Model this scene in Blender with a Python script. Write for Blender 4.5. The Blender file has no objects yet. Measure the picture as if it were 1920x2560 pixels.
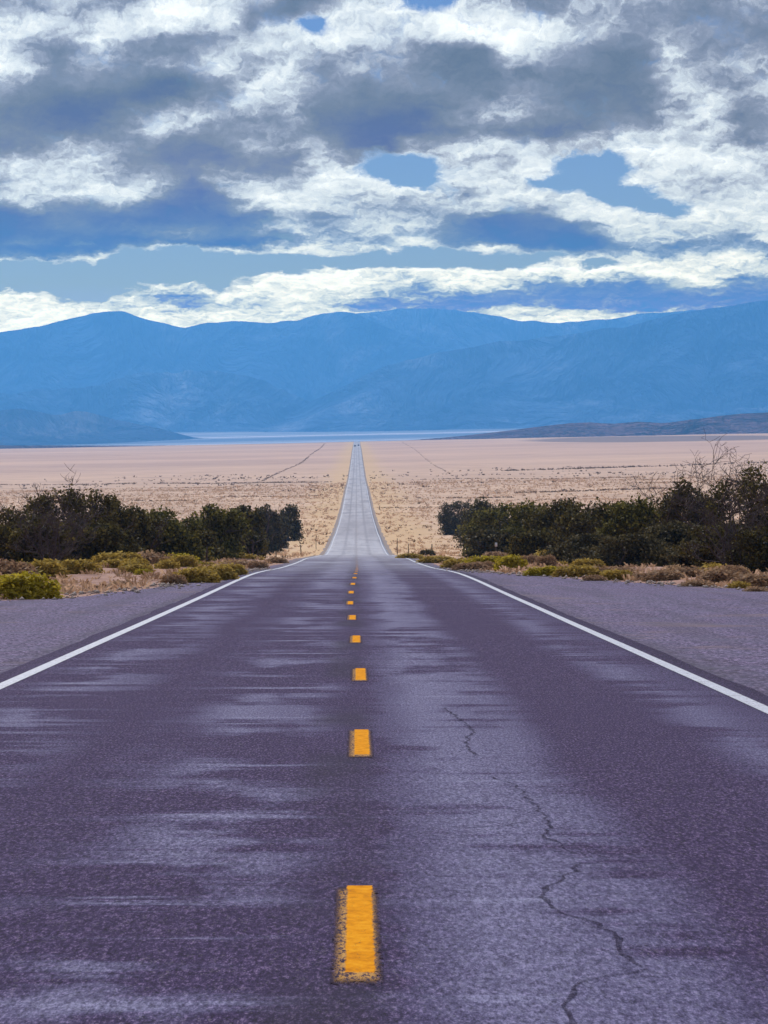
import bpy, math, random
import numpy as np
from mathutils import Vector, Matrix

S = bpy.context.scene
COL = S.collection
F = 8680.0          # focal length of the photograph in its own pixels (1920 wide)
VX, HY = 892.0, 1020.0   # where the road vanishes / the true horizon row
CAMH = 1.66
D2R = math.radians

# ------------------------------------------------------------------ camera
cam_d = bpy.data.cameras.new('camera'); cam = bpy.data.objects.new('camera', cam_d); COL.objects.link(cam)
cam_d.sensor_fit = 'VERTICAL'; cam_d.sensor_height = 24.0; cam_d.lens = 24.0 * F / 2560.0
cam_d.clip_start = 0.5; cam_d.clip_end = 90000
cam.location = (0, 0, CAMH)
yaw = math.atan((960 - VX) / F); pitch = math.atan((1280 - HY) / F)
cam.rotation_euler = (math.pi / 2 - pitch, 0, -yaw)
S.camera = cam

# ------------------------------------------------------------------ render / exposure
S.view_settings.view_transform = 'Standard'; S.view_settings.look = 'None'
S.view_settings.gamma = 1.0; S.view_settings.use_curve_mapping = False
S.view_settings.exposure = 0.0
S.render.engine = 'CYCLES'
cy = S.cycles
cy.max_bounces = 5; cy.diffuse_bounces = 2; cy.glossy_bounces = 2; cy.transmission_bounces = 3
cy.volume_bounces = 1; cy.transparent_max_bounces = 8
cy.caustics_reflective = False; cy.caustics_refractive = False
cy.sample_clamp_indirect = 4.0
cy.use_denoising = True
try:
    cy.denoiser = 'OPENIMAGEDENOISE'
except Exception:
    pass
cy.use_adaptive_sampling = True; cy.adaptive_threshold = 0.01

# ------------------------------------------------------------------ node helpers
class NT:
    def __init__(s, tree): s.t = tree; s.n = tree.nodes; s.l = tree.links
    def new(s, typ, **kw):
        n = s.n.new(typ)
        for k, v in kw.items(): setattr(n, k, v)
        return n
    def put(s, sock, v):
        if v is None: return
        if hasattr(v, 'is_output'): s.l.new(v, sock)
        else: sock.default_value = v
    def m(s, op, a, b=None, c=None, clamp=False):
        n = s.new('ShaderNodeMath', operation=op, use_clamp=clamp)
        s.put(n.inputs[0], a); s.put(n.inputs[1], b); s.put(n.inputs[2], c)
        return n.outputs[0]
    def v(s, op, a, b=None, scale=None):
        n = s.new('ShaderNodeVectorMath', operation=op)
        s.put(n.inputs[0], a); s.put(n.inputs[1], b)
        if scale is not None: s.put(n.inputs['Scale'], scale)
        return n.outputs['Value'] if op in ('LENGTH', 'DOT_PRODUCT', 'DISTANCE') else n.outputs[0]
    def rng(s, x, a, b, c=0.0, d=1.0, smooth=True):
        n = s.new('ShaderNodeMapRange', interpolation_type='SMOOTHSTEP' if smooth else 'LINEAR')
        s.put(n.inputs[0], x)
        for i, q in enumerate((a, b, c, d)): s.put(n.inputs[i + 1], q)
        return n.outputs[0]
    def noise(s, vec, scale, detail=4, rough=.55, lac=2.0, dist=0.0, dim='3D', out=0):
        n = s.new('ShaderNodeTexNoise', noise_dimensions=dim)
        s.put(n.inputs['Vector'], vec); s.put(n.inputs['Scale'], scale); s.put(n.inputs['Detail'], detail)
        s.put(n.inputs['Roughness'], rough); s.put(n.inputs['Lacunarity'], lac); s.put(n.inputs['Distortion'], dist)
        return n.outputs[out]
    def mix(s, f, a, b, blend='MIX'):
        n = s.new('ShaderNodeMix', data_type='RGBA', blend_type=blend)
        s.put(n.inputs[0], f); s.put(n.inputs[6], a); s.put(n.inputs[7], b)
        return n.outputs[2]
    def ramp(s, x, stops, interp='LINEAR'):
        n = s.new('ShaderNodeValToRGB'); cr = n.color_ramp; cr.interpolation = interp
        while len(cr.elements) < len(stops): cr.elements.new(0.5)
        for e, (p, c) in zip(cr.elements, stops):
            e.position = p; e.color = (c, c, c, 1) if isinstance(c, (int, float)) else (*c, 1)
        s.put(n.inputs[0], x)
        return n.outputs[0]
    def map(s, vec, loc=(0, 0, 0), rot=(0, 0, 0), sc=(1, 1, 1), typ='POINT'):
        n = s.new('ShaderNodeMapping', vector_type=typ)
        s.put(n.inputs[0], vec); n.inputs[1].default_value = loc; n.inputs[2].default_value = rot; n.inputs[3].default_value = sc
        return n.outputs[0]
    def sep(s, vec):
        n = s.new('ShaderNodeSeparateXYZ'); s.put(n.inputs[0], vec); return n.outputs
    def comb(s, x, y, z=0.0):
        n = s.new('ShaderNodeCombineXYZ'); s.put(n.inputs[0], x); s.put(n.inputs[1], y); s.put(n.inputs[2], z); return n.outputs[0]

# ------------------------------------------------------------------ sun
SUN_EL, SUN_AZ = 42.0, -13.0      # azimuth from +Y (down the road), negative = left
sd = bpy.data.lights.new('sun', 'SUN'); sun = bpy.data.objects.new('sun', sd); COL.objects.link(sun)
sd.energy = 3.6; sd.angle = D2R(1.0); sd.color = (1.0, .955, .91)
az, el = D2R(SUN_AZ), D2R(SUN_EL)
sdir = Vector((math.sin(az) * math.cos(el), math.cos(az) * math.cos(el), math.sin(el)))
sun.rotation_euler = sdir.to_track_quat('Z', 'Y').to_euler()

# ------------------------------------------------------------------ world: sky texture + clouds by direction
W = bpy.data.worlds.new('World'); S.world = W; W.use_nodes = True
W.cycles.sampling_method = 'MANUAL'; W.cycles.sample_map_resolution = 512
w = NT(W.node_tree); w.n.clear()

# coarse map of the cloud deck: one row per height above the horizon, one sign per 80/8680 rad of azimuth
# 0 = thick grey belly ... 9 = thin brilliant edge, -1 = open sky; fractal noise gives it its shapes
CLOUDS = [
 (0,   [5,6,6,5,4,7,7,8,6,2,3,5, 8,-1,-1,6,4,3,5,5,5,4,5,5,6]),
 (35,  [4,4,5,3,6,9,9,8,2,2,5,8, 8,8,8,7,8,4,5,5,4,3,3,4,5]),
 (70,  [8,8,6,7,8,8,8,8,3,6,-1,8, 7,7,9,9,8,7,6,5,4,3,3,3,4]),
 (105, [8,6,5,9,7,4,3,4,5,7,8,9, 6,5,6,7,9,7,6,4,3,5,3,3,3]),
 (140, [8,4,2,6,4,3,3,5,6,8,4,5, 5,4,2,2,8,6,3,2,2,7,3,4,4]),
 (175, [9,7,2,4,3,5,5,7,4,8,3,5, 4,3,2,2,5,4,3,2,2,6,5,5,6]),
 (210, [6,3,2,3,2,1,2,3,7,8,3,3, 3,3,2,2,3,3,2,2,3,7,5,4,5]),
 (250, [3,2,1,1,1,1,4,3,8,6,3,2, 2,2,2,3,5,3,2,2,2,6,8,5,4]),
 (290, [2,2,1,1,2,5,7,4,3,5,2,1, 1,1,3,5,6,3,2,2,2,5,8,2,4]),
 (330, [2,2,2,2,3,6,4,3,3,4,2,1, 0,1,2,3,2,2,2,3,4,6,7,4,4]),
 (370, [2,2,5,6,4,2,2,2,4,5,6,1, 1,6,5,7,7,6,6,7,8,8,7,4,5]),
 (400, [6,6,7,6,3,2,2,2,3,2,6,3, -1,-1,6,5,6,7,-1,-1,7,7,8,8,6]),
 (430, [7,7,7,6,4,3,3,4,3,3,7,8, -1,-1,6,7,7,8,-1,-1,7,8,6,8,5]),
 (460, [5,6,7,8,7,6,2,6,6,6,8,8, 8,-1,7,8,7,-1,-1,-1,8,7,6,7,6]),
 (490, [5,7,6,8,8,5,1,3,8,8,8,6, 7,7,5,8,8,7,7,-1,-1,8,6,6,7]),
 (520, [3,6,3,2,4,1,1,2,6,8,7,5, 5,5,6,7,6,7,8,8,-1,-1,7,8,7]),
 (550, [1,1,2,1,1,1,1,1,2,5,3,5, 6,7,4,1,1,2,6,8,8,7,7,8,8]),
 (580, [1,1,2,2,3,3,4,2,4,6,6,7, 7,6,3,1,1,1,2,6,7,6,6,6,7]),
 (605, [1,3,1,1,1,2,1,1,1,2,6,6, 4,7,4,2,1,1,1,5,6,4,6,3,7]),
 (622, [1,1,1,1,2,7,-1,7,7,7,7,6, 7,-1,-1,7,7,3,3,3,5,4,4,5,3]),
 (642, [2,3,5,7,-1,-1,-1,-1,-1,-1,-1,-1, -1,-1,-1,-1,-1,-1,6,7,6,5,6,8,5]),
 (660, [6,-1,-1,-1,-1,-1,-1,-1,-1,-1,-1,-1, -1,-1,-1,-1,-1,8,8,-1,8,8,8,8,8]),
 (678, [-1,-1,-1,-1,-1,-1,-1,-1,-1,-1,7,8, 8,9,9,9,8,9,8,9,8,9,8,7,7]),
 (700, [-1,-1,-1,-1,-1,-1,-1,-1,8,9,9,9, 8,7,9,9,7,4,4,7,4,7,8,4,4]),
 (720, [-1,-1,-1,-1,-1,8,7,-1,9,9,9,8, 8,4,7,8,7,3,2,4,3,3,4,3,3]),
 (742, [8,9,-1,-1,8,4,5,9,7,9,8,5, 5,5,4,3,3,3,3,3,3,3,3,3,3]),
 (765, [8,8,8,7,6,6,4,6,6,7,7,4, 3,3,3,3,3,4,5,5,3,3,3,3,3]),
 (785, [8,9,8,8,8,8,8,8,8,8,8,7, 6,6,6,7,8,8,8,8,7,6,5,4,4]),
]

def detail_group():
    """fine structure of the clouds at P: fractal noise + billows"""
    g = bpy.data.node_groups.new('cloud_detail', 'ShaderNodeTree')
    g.interface.new_socket('P', in_out='INPUT', socket_type='NodeSocketVector')
    g.interface.new_socket('N', in_out='OUTPUT', socket_type='NodeSocketFloat')
    g.interface.new_socket('Billow', in_out='OUTPUT', socket_type='NodeSocketFloat')
    t = NT(g); gi = t.new('NodeGroupInput'); go = t.new('NodeGroupOutput'); Pn = gi.outputs[0]
    n1 = t.noise(Pn, 7.0, 8, .57, 2.15, dim='2D')
    vo = t.new('ShaderNodeTexVoronoi', feature='F1', voronoi_dimensions='2D'); t.put(vo.inputs['Vector'], Pn)
    vo.inputs['Scale'].default_value = 17; vo.inputs['Detail'].default_value = 2; vo.inputs['Roughness'].default_value = .6
    vo.inputs['Lacunarity'].default_value = 2.3; vo.normalize = True
    t.put(go.inputs[0], t.m('SUBTRACT', n1, .5)); t.put(go.inputs[1], t.m('SUBTRACT', .42, vo.outputs['Distance']))
    return g
DG = detail_group()

tc = w.new('ShaderNodeTexCoord'); d = w.sep(tc.outputs['Generated'])
U = w.m('MULTIPLY', w.m('ARCTAN2', d[0], d[1]), F / 1000)
V = w.m('MULTIPLY', w.m('ARCSINE', d[2]), F / 1000)
P0 = w.comb(U, V, 0.0)
# flatter towards the horizon
Pn = w.comb(U, w.m('MULTIPLY', w.m('LOGARITHM', w.m('MAXIMUM', w.m('ADD', V, .30), .05), math.e), 1.55), 0.0)
wn = w.v('SUBTRACT', w.noise(Pn, 5.0, 3, .55, out=1, dim='2D'), (.5, .5, .5))
wn2 = w.v('SUBTRACT', w.noise(Pn, 16.0, 7, .62, out=1, dim='2D'), (.5, .5, .5))
P = w.v('ADD', P0, w.v('MULTIPLY', wn, (.12, .05, 0)))
P = w.v('ADD', P, w.v('MULTIPLY', wn2, (.070, .038, 0)))
Pd = w.v('ADD', Pn, w.v('SCALE', wn2, None, .09))
g1 = w.new('ShaderNodeGroup'); g1.node_tree = DG; w.put(g1.inputs[0], Pd)
g2 = w.new('ShaderNodeGroup'); g2.node_tree = DG; w.put(g2.inputs[0], w.v('ADD', Pd, (-.006, .016, 0)))
nn, bil = g1.outputs[0], g1.outputs[1]
pu, pvv, _z = w.sep(P)
uu = w.m('DIVIDE', w.m('ADD', pu, VX / 1000), 1.92)      # 0..1 across the map, held beyond it
tot_t = 0.0; tot_c = 0.0
vrow = [(HY - r_[0]) / 1000 for r_ in CLOUDS]
for i, (yy, row) in enumerate(CLOUDS):
    st_ = []
    for j, ch in enumerate(row):
        st_.append((j / 24, (.82, 0, 0) if ch < 0 else (ch / 9, 1, 0)))
    rp = w.ramp(uu, st_, 'LINEAR'); sp = w.new('ShaderNodeSeparateColor'); w.put(sp.inputs[0], rp)
    lo = vrow[i + 1] if i + 1 < len(vrow) else -2.0
    hi = vrow[i - 1] if i else 30.0
    a_ = w.rng(pvv, lo, vrow[i], 0, 1, smooth=False) if i + 1 < len(vrow) else None
    b_ = w.rng(pvv, vrow[i], hi, 1, 0, smooth=False) if i else None
    hat = a_ if b_ is None else (b_ if a_ is None else w.m('MULTIPLY', a_, b_))
    tot_t = w.m('MULTIPLY_ADD', sp.outputs[0], hat, tot_t); tot_c = w.m('MULTIPLY_ADD', sp.outputs[1], hat, tot_c)
up = w.rng(V, 1.15, 2.2)
big = w.m('SUBTRACT', w.noise(Pn, 1.1, 2, .5, dim='2D'), .5)
cov = w.m('MULTIPLY_ADD', bil, .40, w.m('MULTIPLY_ADD', nn, 1.45, w.m('SUBTRACT', w.m('MULTIPLY', tot_c, 1.2), .72)))
cov = w.m('ADD', cov, w.m('MULTIPLY', up, w.m('MULTIPLY_ADD', big, 2.4, -.55)))
mask = w.rng(cov, -.22, .42)
lit = w.m('SUBTRACT', nn, g2.outputs[0]); lit2 = w.m('SUBTRACT', bil, g2.outputs[1])
# brightness: coarse map, fractal breakup (strongest in the half-tones) and light from above
tone = w.m('MULTIPLY_ADD', up, w.m('MULTIPLY', big, 1.2), tot_t)
half = w.rng(tone, .08, .6, .22, 1.0)
br = w.m('MULTIPLY_ADD', w.m('MULTIPLY', nn, half), -.40, w.m('MULTIPLY_ADD', w.m('SUBTRACT', tone, .42), .98, .37))
br = w.m('MULTIPLY_ADD', w.m('MULTIPLY', lit, half), 1.15, br)
br = w.m('MULTIPLY_ADD', w.m('MULTIPLY', lit2, half), w.rng(V, .3, .45, .75, .38), br)
br = w.m('MULTIPLY_ADD', w.m('SUBTRACT', 1.0, mask), .15, br)
br = w.m('MULTIPLY_ADD', w.sep(wn)[0], .42, br)
br = w.m('ADD', w.m('MULTIPLY', br, .80), w.m('MULTIPLY', w.rng(br, .28, .74), .20))
low = w.rng(V, .30, .62, 1.0, 0.0)
hi_c = w.ramp(br, [(0.0, (.102, .158, .26)), (.16, (.162, .217, .328)), (.36, (.255, .305, .43)), (.55, (.40, .46, .58)), (.76, (.64, .72, .80)), (.95, (.92, .97, .98))])
lo_c = w.ramp(br, [(0.0, (.065, .215, .36)), (.16, (.105, .26, .43)), (.36, (.18, .32, .56)), (.55, (.34, .48, .66)), (.76, (.64, .73, .78)), (.95, (.94, .96, .92))])
ccol = w.mix(low, hi_c, lo_c)
ccol = w.v('SCALE', ccol, None, w.rng(br, .9, 1.3, 1.0, 1.25))
sky = w.new('ShaderNodeTexSky', sky_type='NISHITA'); sky.sun_disc = False
sky.sun_elevation = el; sky.sun_rotation = az; sky.altitude = 1500; sky.air_density = 1.0; sky.dust_density = .3; sky.ozone_density = 1.5
SKYS = 0.10
# the blue between the clouds: the sky texture, deepened as the photograph's blue is
skyc = w.v('MULTIPLY', w.v('SCALE', sky.outputs[0], None, SKYS), (.27, .375, .60))
tot = w.mix(mask, skyc, ccol)
# seen through the haze layer, what lies beyond must be brighter: length of air to its top at this height
HAZE_D, HAZE_TOP, HAZE_J = 5.6e-5, 710.0, (.10, .365, .86)
Lh = w.m('MINIMUM', w.m('DIVIDE', HAZE_TOP, w.m('MAXIMUM', w.m('ABSOLUTE', d[2]), .01)), 27900.0)
Tr = w.m('POWER', math.e, w.m('MULTIPLY', Lh, -HAZE_D))
air = w.v('SCALE', HAZE_J, None, w.m('SUBTRACT', 1.0, Tr))
tot = w.v('MAXIMUM', w.v('SUBTRACT', tot, air), w.v('SCALE', tot, None, .03))
tot = w.v('SCALE', tot, None, w.m('DIVIDE', 1.0, Tr))
bg = w.new('ShaderNodeBackground'); w.put(bg.inputs[0], tot); bg.inputs[1].default_value = 1.0
wo = w.new('ShaderNodeOutputWorld'); w.put(wo.inputs[0], bg.outputs[0])

# ------------------------------------------------------------------ numpy noise
rs = np.random.RandomState(7)
LAT = rs.rand(512, 512)
def vnoise(x, y):
    xi = np.floor(x).astype(np.int64); yi = np.floor(y).astype(np.int64)
    fx = x - xi; fy = y - yi
    fx = fx * fx * (3 - 2 * fx); fy = fy * fy * (3 - 2 * fy)
    a = LAT[xi % 512, yi % 512]; b = LAT[(xi + 1) % 512, yi % 512]
    c = LAT[xi % 512, (yi + 1) % 512]; e = LAT[(xi + 1) % 512, (yi + 1) % 512]
    return (a * (1 - fx) + b * fx) * (1 - fy) + (c * (1 - fx) + e * fx) * fy
def fbm(x, y, oct=5, rough=.5):
    s = 0; a = 1; tot_ = 0
    for i in range(oct):
        s = s + a * vnoise(x * 2 ** i + 17.3 * i, y * 2 ** i + 9.1 * i); tot_ += a; a *= rough
    return s / tot_ - .5
def ridged(x, y, oct=5, rough=.5):
    s = 0; a = 1; tot_ = 0
    for i in range(oct):
        n = 1 - np.abs(2 * vnoise(x * 2 ** i + 31.7 * i, y * 2 ** i + 5.3 * i) - 1)
        s = s + a * n * n; tot_ += a; a *= rough
    return s / tot_
def sstep(x, a, b):
    t = np.clip((x - a) / (b - a), 0, 1); return t * t * (3 - 2 * t)

# ------------------------------------------------------------------ terrain
_PT = [(-80, None), (0, None), (40, None), (80, None), (120, None),
       (170, 1420.5), (219, 1406), (244, 1399), (300, 1393.5), (360, 1389), (428, 1384.5), (478, 1371), (565, 1346), (665, 1321), (796, 1296),
       (918, 1272), (1030, 1253), (1223, 1227), (1642, 1197), (1877, 1180), (2390, 1153), (2988, 1130), (4000, 1113), (5257, 1104)]
_pd, _pz = [], []
for dd, yy in _PT:
    _pd.append(dd)
    _pz.append(-0.03445 * dd if yy is None else CAMH - dd * (yy - HY) / F)
for dd, zz in ((5700, -54), (6400, -68), (8000, -112), (10000, -118), (12000, -109), (14000, -102), (18000, -86), (22000, -70), (28000, -60)):
    _pd.append(dd); _pz.append(zz)
_pd = np.array(_pd, float); _pz = np.array(_pz, float)
_sl = np.gradient(_pz, _pd)
def prof(y):
    y = np.clip(y, -79.9, 27999)
    i = np.clip(np.searchsorted(_pd, y) - 1, 0, len(_pd) - 2)
    h = _pd[i + 1] - _pd[i]; t = (y - _pd[i]) / h
    z = (2*t**3 - 3*t**2 + 1) * _pz[i] + (t**3 - 2*t**2 + t) * h * _sl[i] + (-2*t**3 + 3*t**2) * _pz[i+1] + (t**3 - t**2) * h * _sl[i+1]
    und = (.05 * np.sin(y / 17.0) + .06 * np.sin(y / 41.0 + 1)) * sstep(y, 260, 600) * (1 - sstep(y, 3000, 5000))
    return z + und
GL = np.array([(-90, 15), (55, 15), (68, 12), (77.8, 8.6), (81, 6.9), (97, 5.3), (112, 4.7), (130, 4.55), (30000, 4.55)], float)
GR = np.array([(-90, 15), (78, 14), (91, 10.8), (101, 8.5), (114, 6.8), (124, 5.5), (134, 4.75), (160, 4.55), (30000, 4.55)], float)
def gl(y): return np.interp(y, GL[:, 0], GL[:, 1])
def gr(y): return np.interp(y, GR[:, 0], GR[:, 1])
def terrain(x, y, under=False):
    x = np.asarray(x, float); y = np.asarray(y, float)
    z = prof(y)
    yc = np.maximum(y, 1)
    xe = np.tanh(x / (.16 * yc + 40)) * (.16 * yc + 40)
    z = z + .0235 * xe * sstep(y, 250, 1200) * (1 - sstep(y, 14000, 19000))
    g = np.where(x < 0, gl(y), gr(y))
    out = np.abs(x) - g
    wgt = sstep(out, .1, 2.5)
    near = 1 - sstep(y, 500, 1500)
    bump = (fbm(x / 5.5, y / 5.5, 4) * .55 + .10) * sstep(out, .2, 3.0) * near
    bump += (fbm(x / 40 + 3, y / 40, 3) * 1.2) * sstep(out, 3, 25) * sstep(y, 120, 300) * (1 - sstep(y, 800, 2500))
    bump += fbm(x / 300 + 8, y / 500, 3) * 3.0 * sstep(np.abs(x), 60, 200) * sstep(y, 900, 2000)
    z = z + bump - .06 * wgt
    if under:
        z = z - .05 * (1 - sstep(out, -.5, -.15)) - .12 * (np.abs(x) < 3.5)
    return z

ys = [-70.0]
while ys[-1] < 27400: ys.append(ys[-1] + max(.8 if ys[-1] > 60 else 2.5, ys[-1] * .0058))
ROWS = np.array(ys)

def mesh_np(name, verts, faces, mat=None, parent=None, smooth=False, loc=None):
    """verts Nx3, faces MxK (uniform) -> one linked mesh object"""
    me = bpy.data.meshes.new(name)
    verts = np.asarray(verts, np.float32); faces = np.asarray(faces, np.int32)
    k = faces.shape[1]
    me.vertices.add(len(verts)); me.vertices.foreach_set('co', verts.ravel())
    me.loops.add(faces.size); me.loops.foreach_set('vertex_index', faces.ravel())
    me.polygons.add(len(faces)); me.polygons.foreach_set('loop_start', np.arange(0, faces.size, k, dtype=np.int32))
    me.update(calc_edges=True)
    if smooth: me.polygons.foreach_set('use_smooth', np.ones(len(faces), bool))
    if mat: me.materials.append(mat)
    o = bpy.data.objects.new(name, me); COL.objects.link(o)
    if parent: o.parent = parent
    if loc is not None: o.location = loc
    return o
def grid_faces(nr, nc):
    i = np.arange(nr - 1)[:, None] * nc + np.arange(nc - 1)[None, :]
    i = i.ravel()
    return np.stack([i, i + 1, i + nc + 1, i + nc], 1)
def struct(o): o['kind'] = 'structure'; return o
def tag(o, label, cat, group=None, kind=None):
    if label: o['label'] = label
    if cat: o['category'] = cat
    if group: o['group'] = group
    if kind: o['kind'] = kind
    return o

# ------------------------------------------------------------------ materials
def material(name):
    m = bpy.data.materials.new(name); m.use_nodes = True
    t = NT(m.node_tree); t.n.clear()
    b = t.new('ShaderNodeBsdfPrincipled'); o = t.new('ShaderNodeOutputMaterial'); t.put(o.inputs[0], b.outputs[0])
    t.b = b; t.o = o; t.mat = m
    b.inputs['Roughness'].default_value = .9
    b.inputs['Specular IOR Level'].default_value = .2
    return t
def pos(t): return t.new('ShaderNodeNewGeometry').outputs['Position']

def ground_mat():
    t = material('desert_ground'); p = pos(t); x, y, z = t.sep(p)
    d1 = t.noise(p, .9, 6, .65); d2 = t.noise(p, .045, 5, .6); d3 = t.noise(t.map(p, sc=(.0022, .0035, .0)), 1.0, 6, .62)
    fine = t.noise(p, 7.0, 5, .7)
    dirt = t.ramp(d1, [(.3, (.17, .080, .062)), (.52, (.34, .185, .14)), (.7, (.47, .29, .22))])
    grass = t.ramp(d2, [(.3, (.45, .29, .195)), (.5, (.59, .39, .265)), (.68, (.70, .48, .33))])
    fg = t.rng(y, 170, 330)
    c = t.mix(fg, dirt, grass)
    c = t.mix(t.m('MULTIPLY', t.rng(d1, .46, .64), t.m('ADD', .08, t.m('MULTIPLY', fg, .6))), c, grass)
    c = t.mix(t.m('MULTIPLY', t.rng(fine, .5, .75), .35), c, (.10, .065, .05, 1))
    # farther plain is pinker, with long bands of darker brush
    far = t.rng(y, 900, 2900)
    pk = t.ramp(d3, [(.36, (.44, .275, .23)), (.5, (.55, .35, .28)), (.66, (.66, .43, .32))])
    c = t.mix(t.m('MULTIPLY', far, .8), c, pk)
    edge = t.rng(t.m('ADD', t.m('ABSOLUTE', x), t.m('MULTIPLY', t.m('SUBTRACT', d2, .5), 26)), 7, 20, .55, 0)
    edge = t.m('MULTIPLY', edge, t.rng(y, 230, 380))
    c = t.mix(edge, c, (.66, .43, .19, 1))
    br = t.noise(t.map(p, sc=(.006, .017, 0)), 1.0, 9, .72)
    c = t.mix(t.m('MULTIPLY', t.rng(br, .57, .68), t.m('MULTIPLY', t.rng(y, 450, 900), .42)), c, (.24, .135, .11, 1))
    br2 = t.noise(t.map(p, loc=(3, 9, 0), sc=(.05, .11, 0)), 1.0, 7, .7)
    c = t.mix(t.m('MULTIPLY', t.rng(br2, .58, .70), t.m('MULTIPLY', t.rng(y, 250, 500), .38)), c, (.28, .165, .095, 1))
    # dark brush flat to the right, far off
    bl = t.map(p, (350, 4000, 0), (0, 0, 0), (185, 720, 1e6), 'TEXTURE')
    gg = t.new('ShaderNodeTexGradient', gradient_type='SPHERICAL'); t.put(gg.inputs[0], bl)
    c = t.mix(t.rng(t.m('ADD', gg.outputs[1], t.m('MULTIPLY', t.m('SUBTRACT', br, .5), .6)), .1, .3, 0, .8), c, (.13, .10, .12, 1))
    # the far valley: dark brush with pale playa streaks
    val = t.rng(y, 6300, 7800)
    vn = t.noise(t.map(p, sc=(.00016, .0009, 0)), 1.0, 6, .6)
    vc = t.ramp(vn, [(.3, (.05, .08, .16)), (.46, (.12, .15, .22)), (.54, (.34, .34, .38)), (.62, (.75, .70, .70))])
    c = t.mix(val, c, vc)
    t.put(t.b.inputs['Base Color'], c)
    bu = t.new('ShaderNodeBump'); bu.inputs['Strength'].default_value = .5; bu.inputs['Distance'].default_value = .08
    t.put(bu.inputs['Height'], t.m('ADD', d1, t.m('MULTIPLY', fine, .4))); t.put(t.b.inputs['Normal'], bu.outputs[0])
    return t.mat

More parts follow.
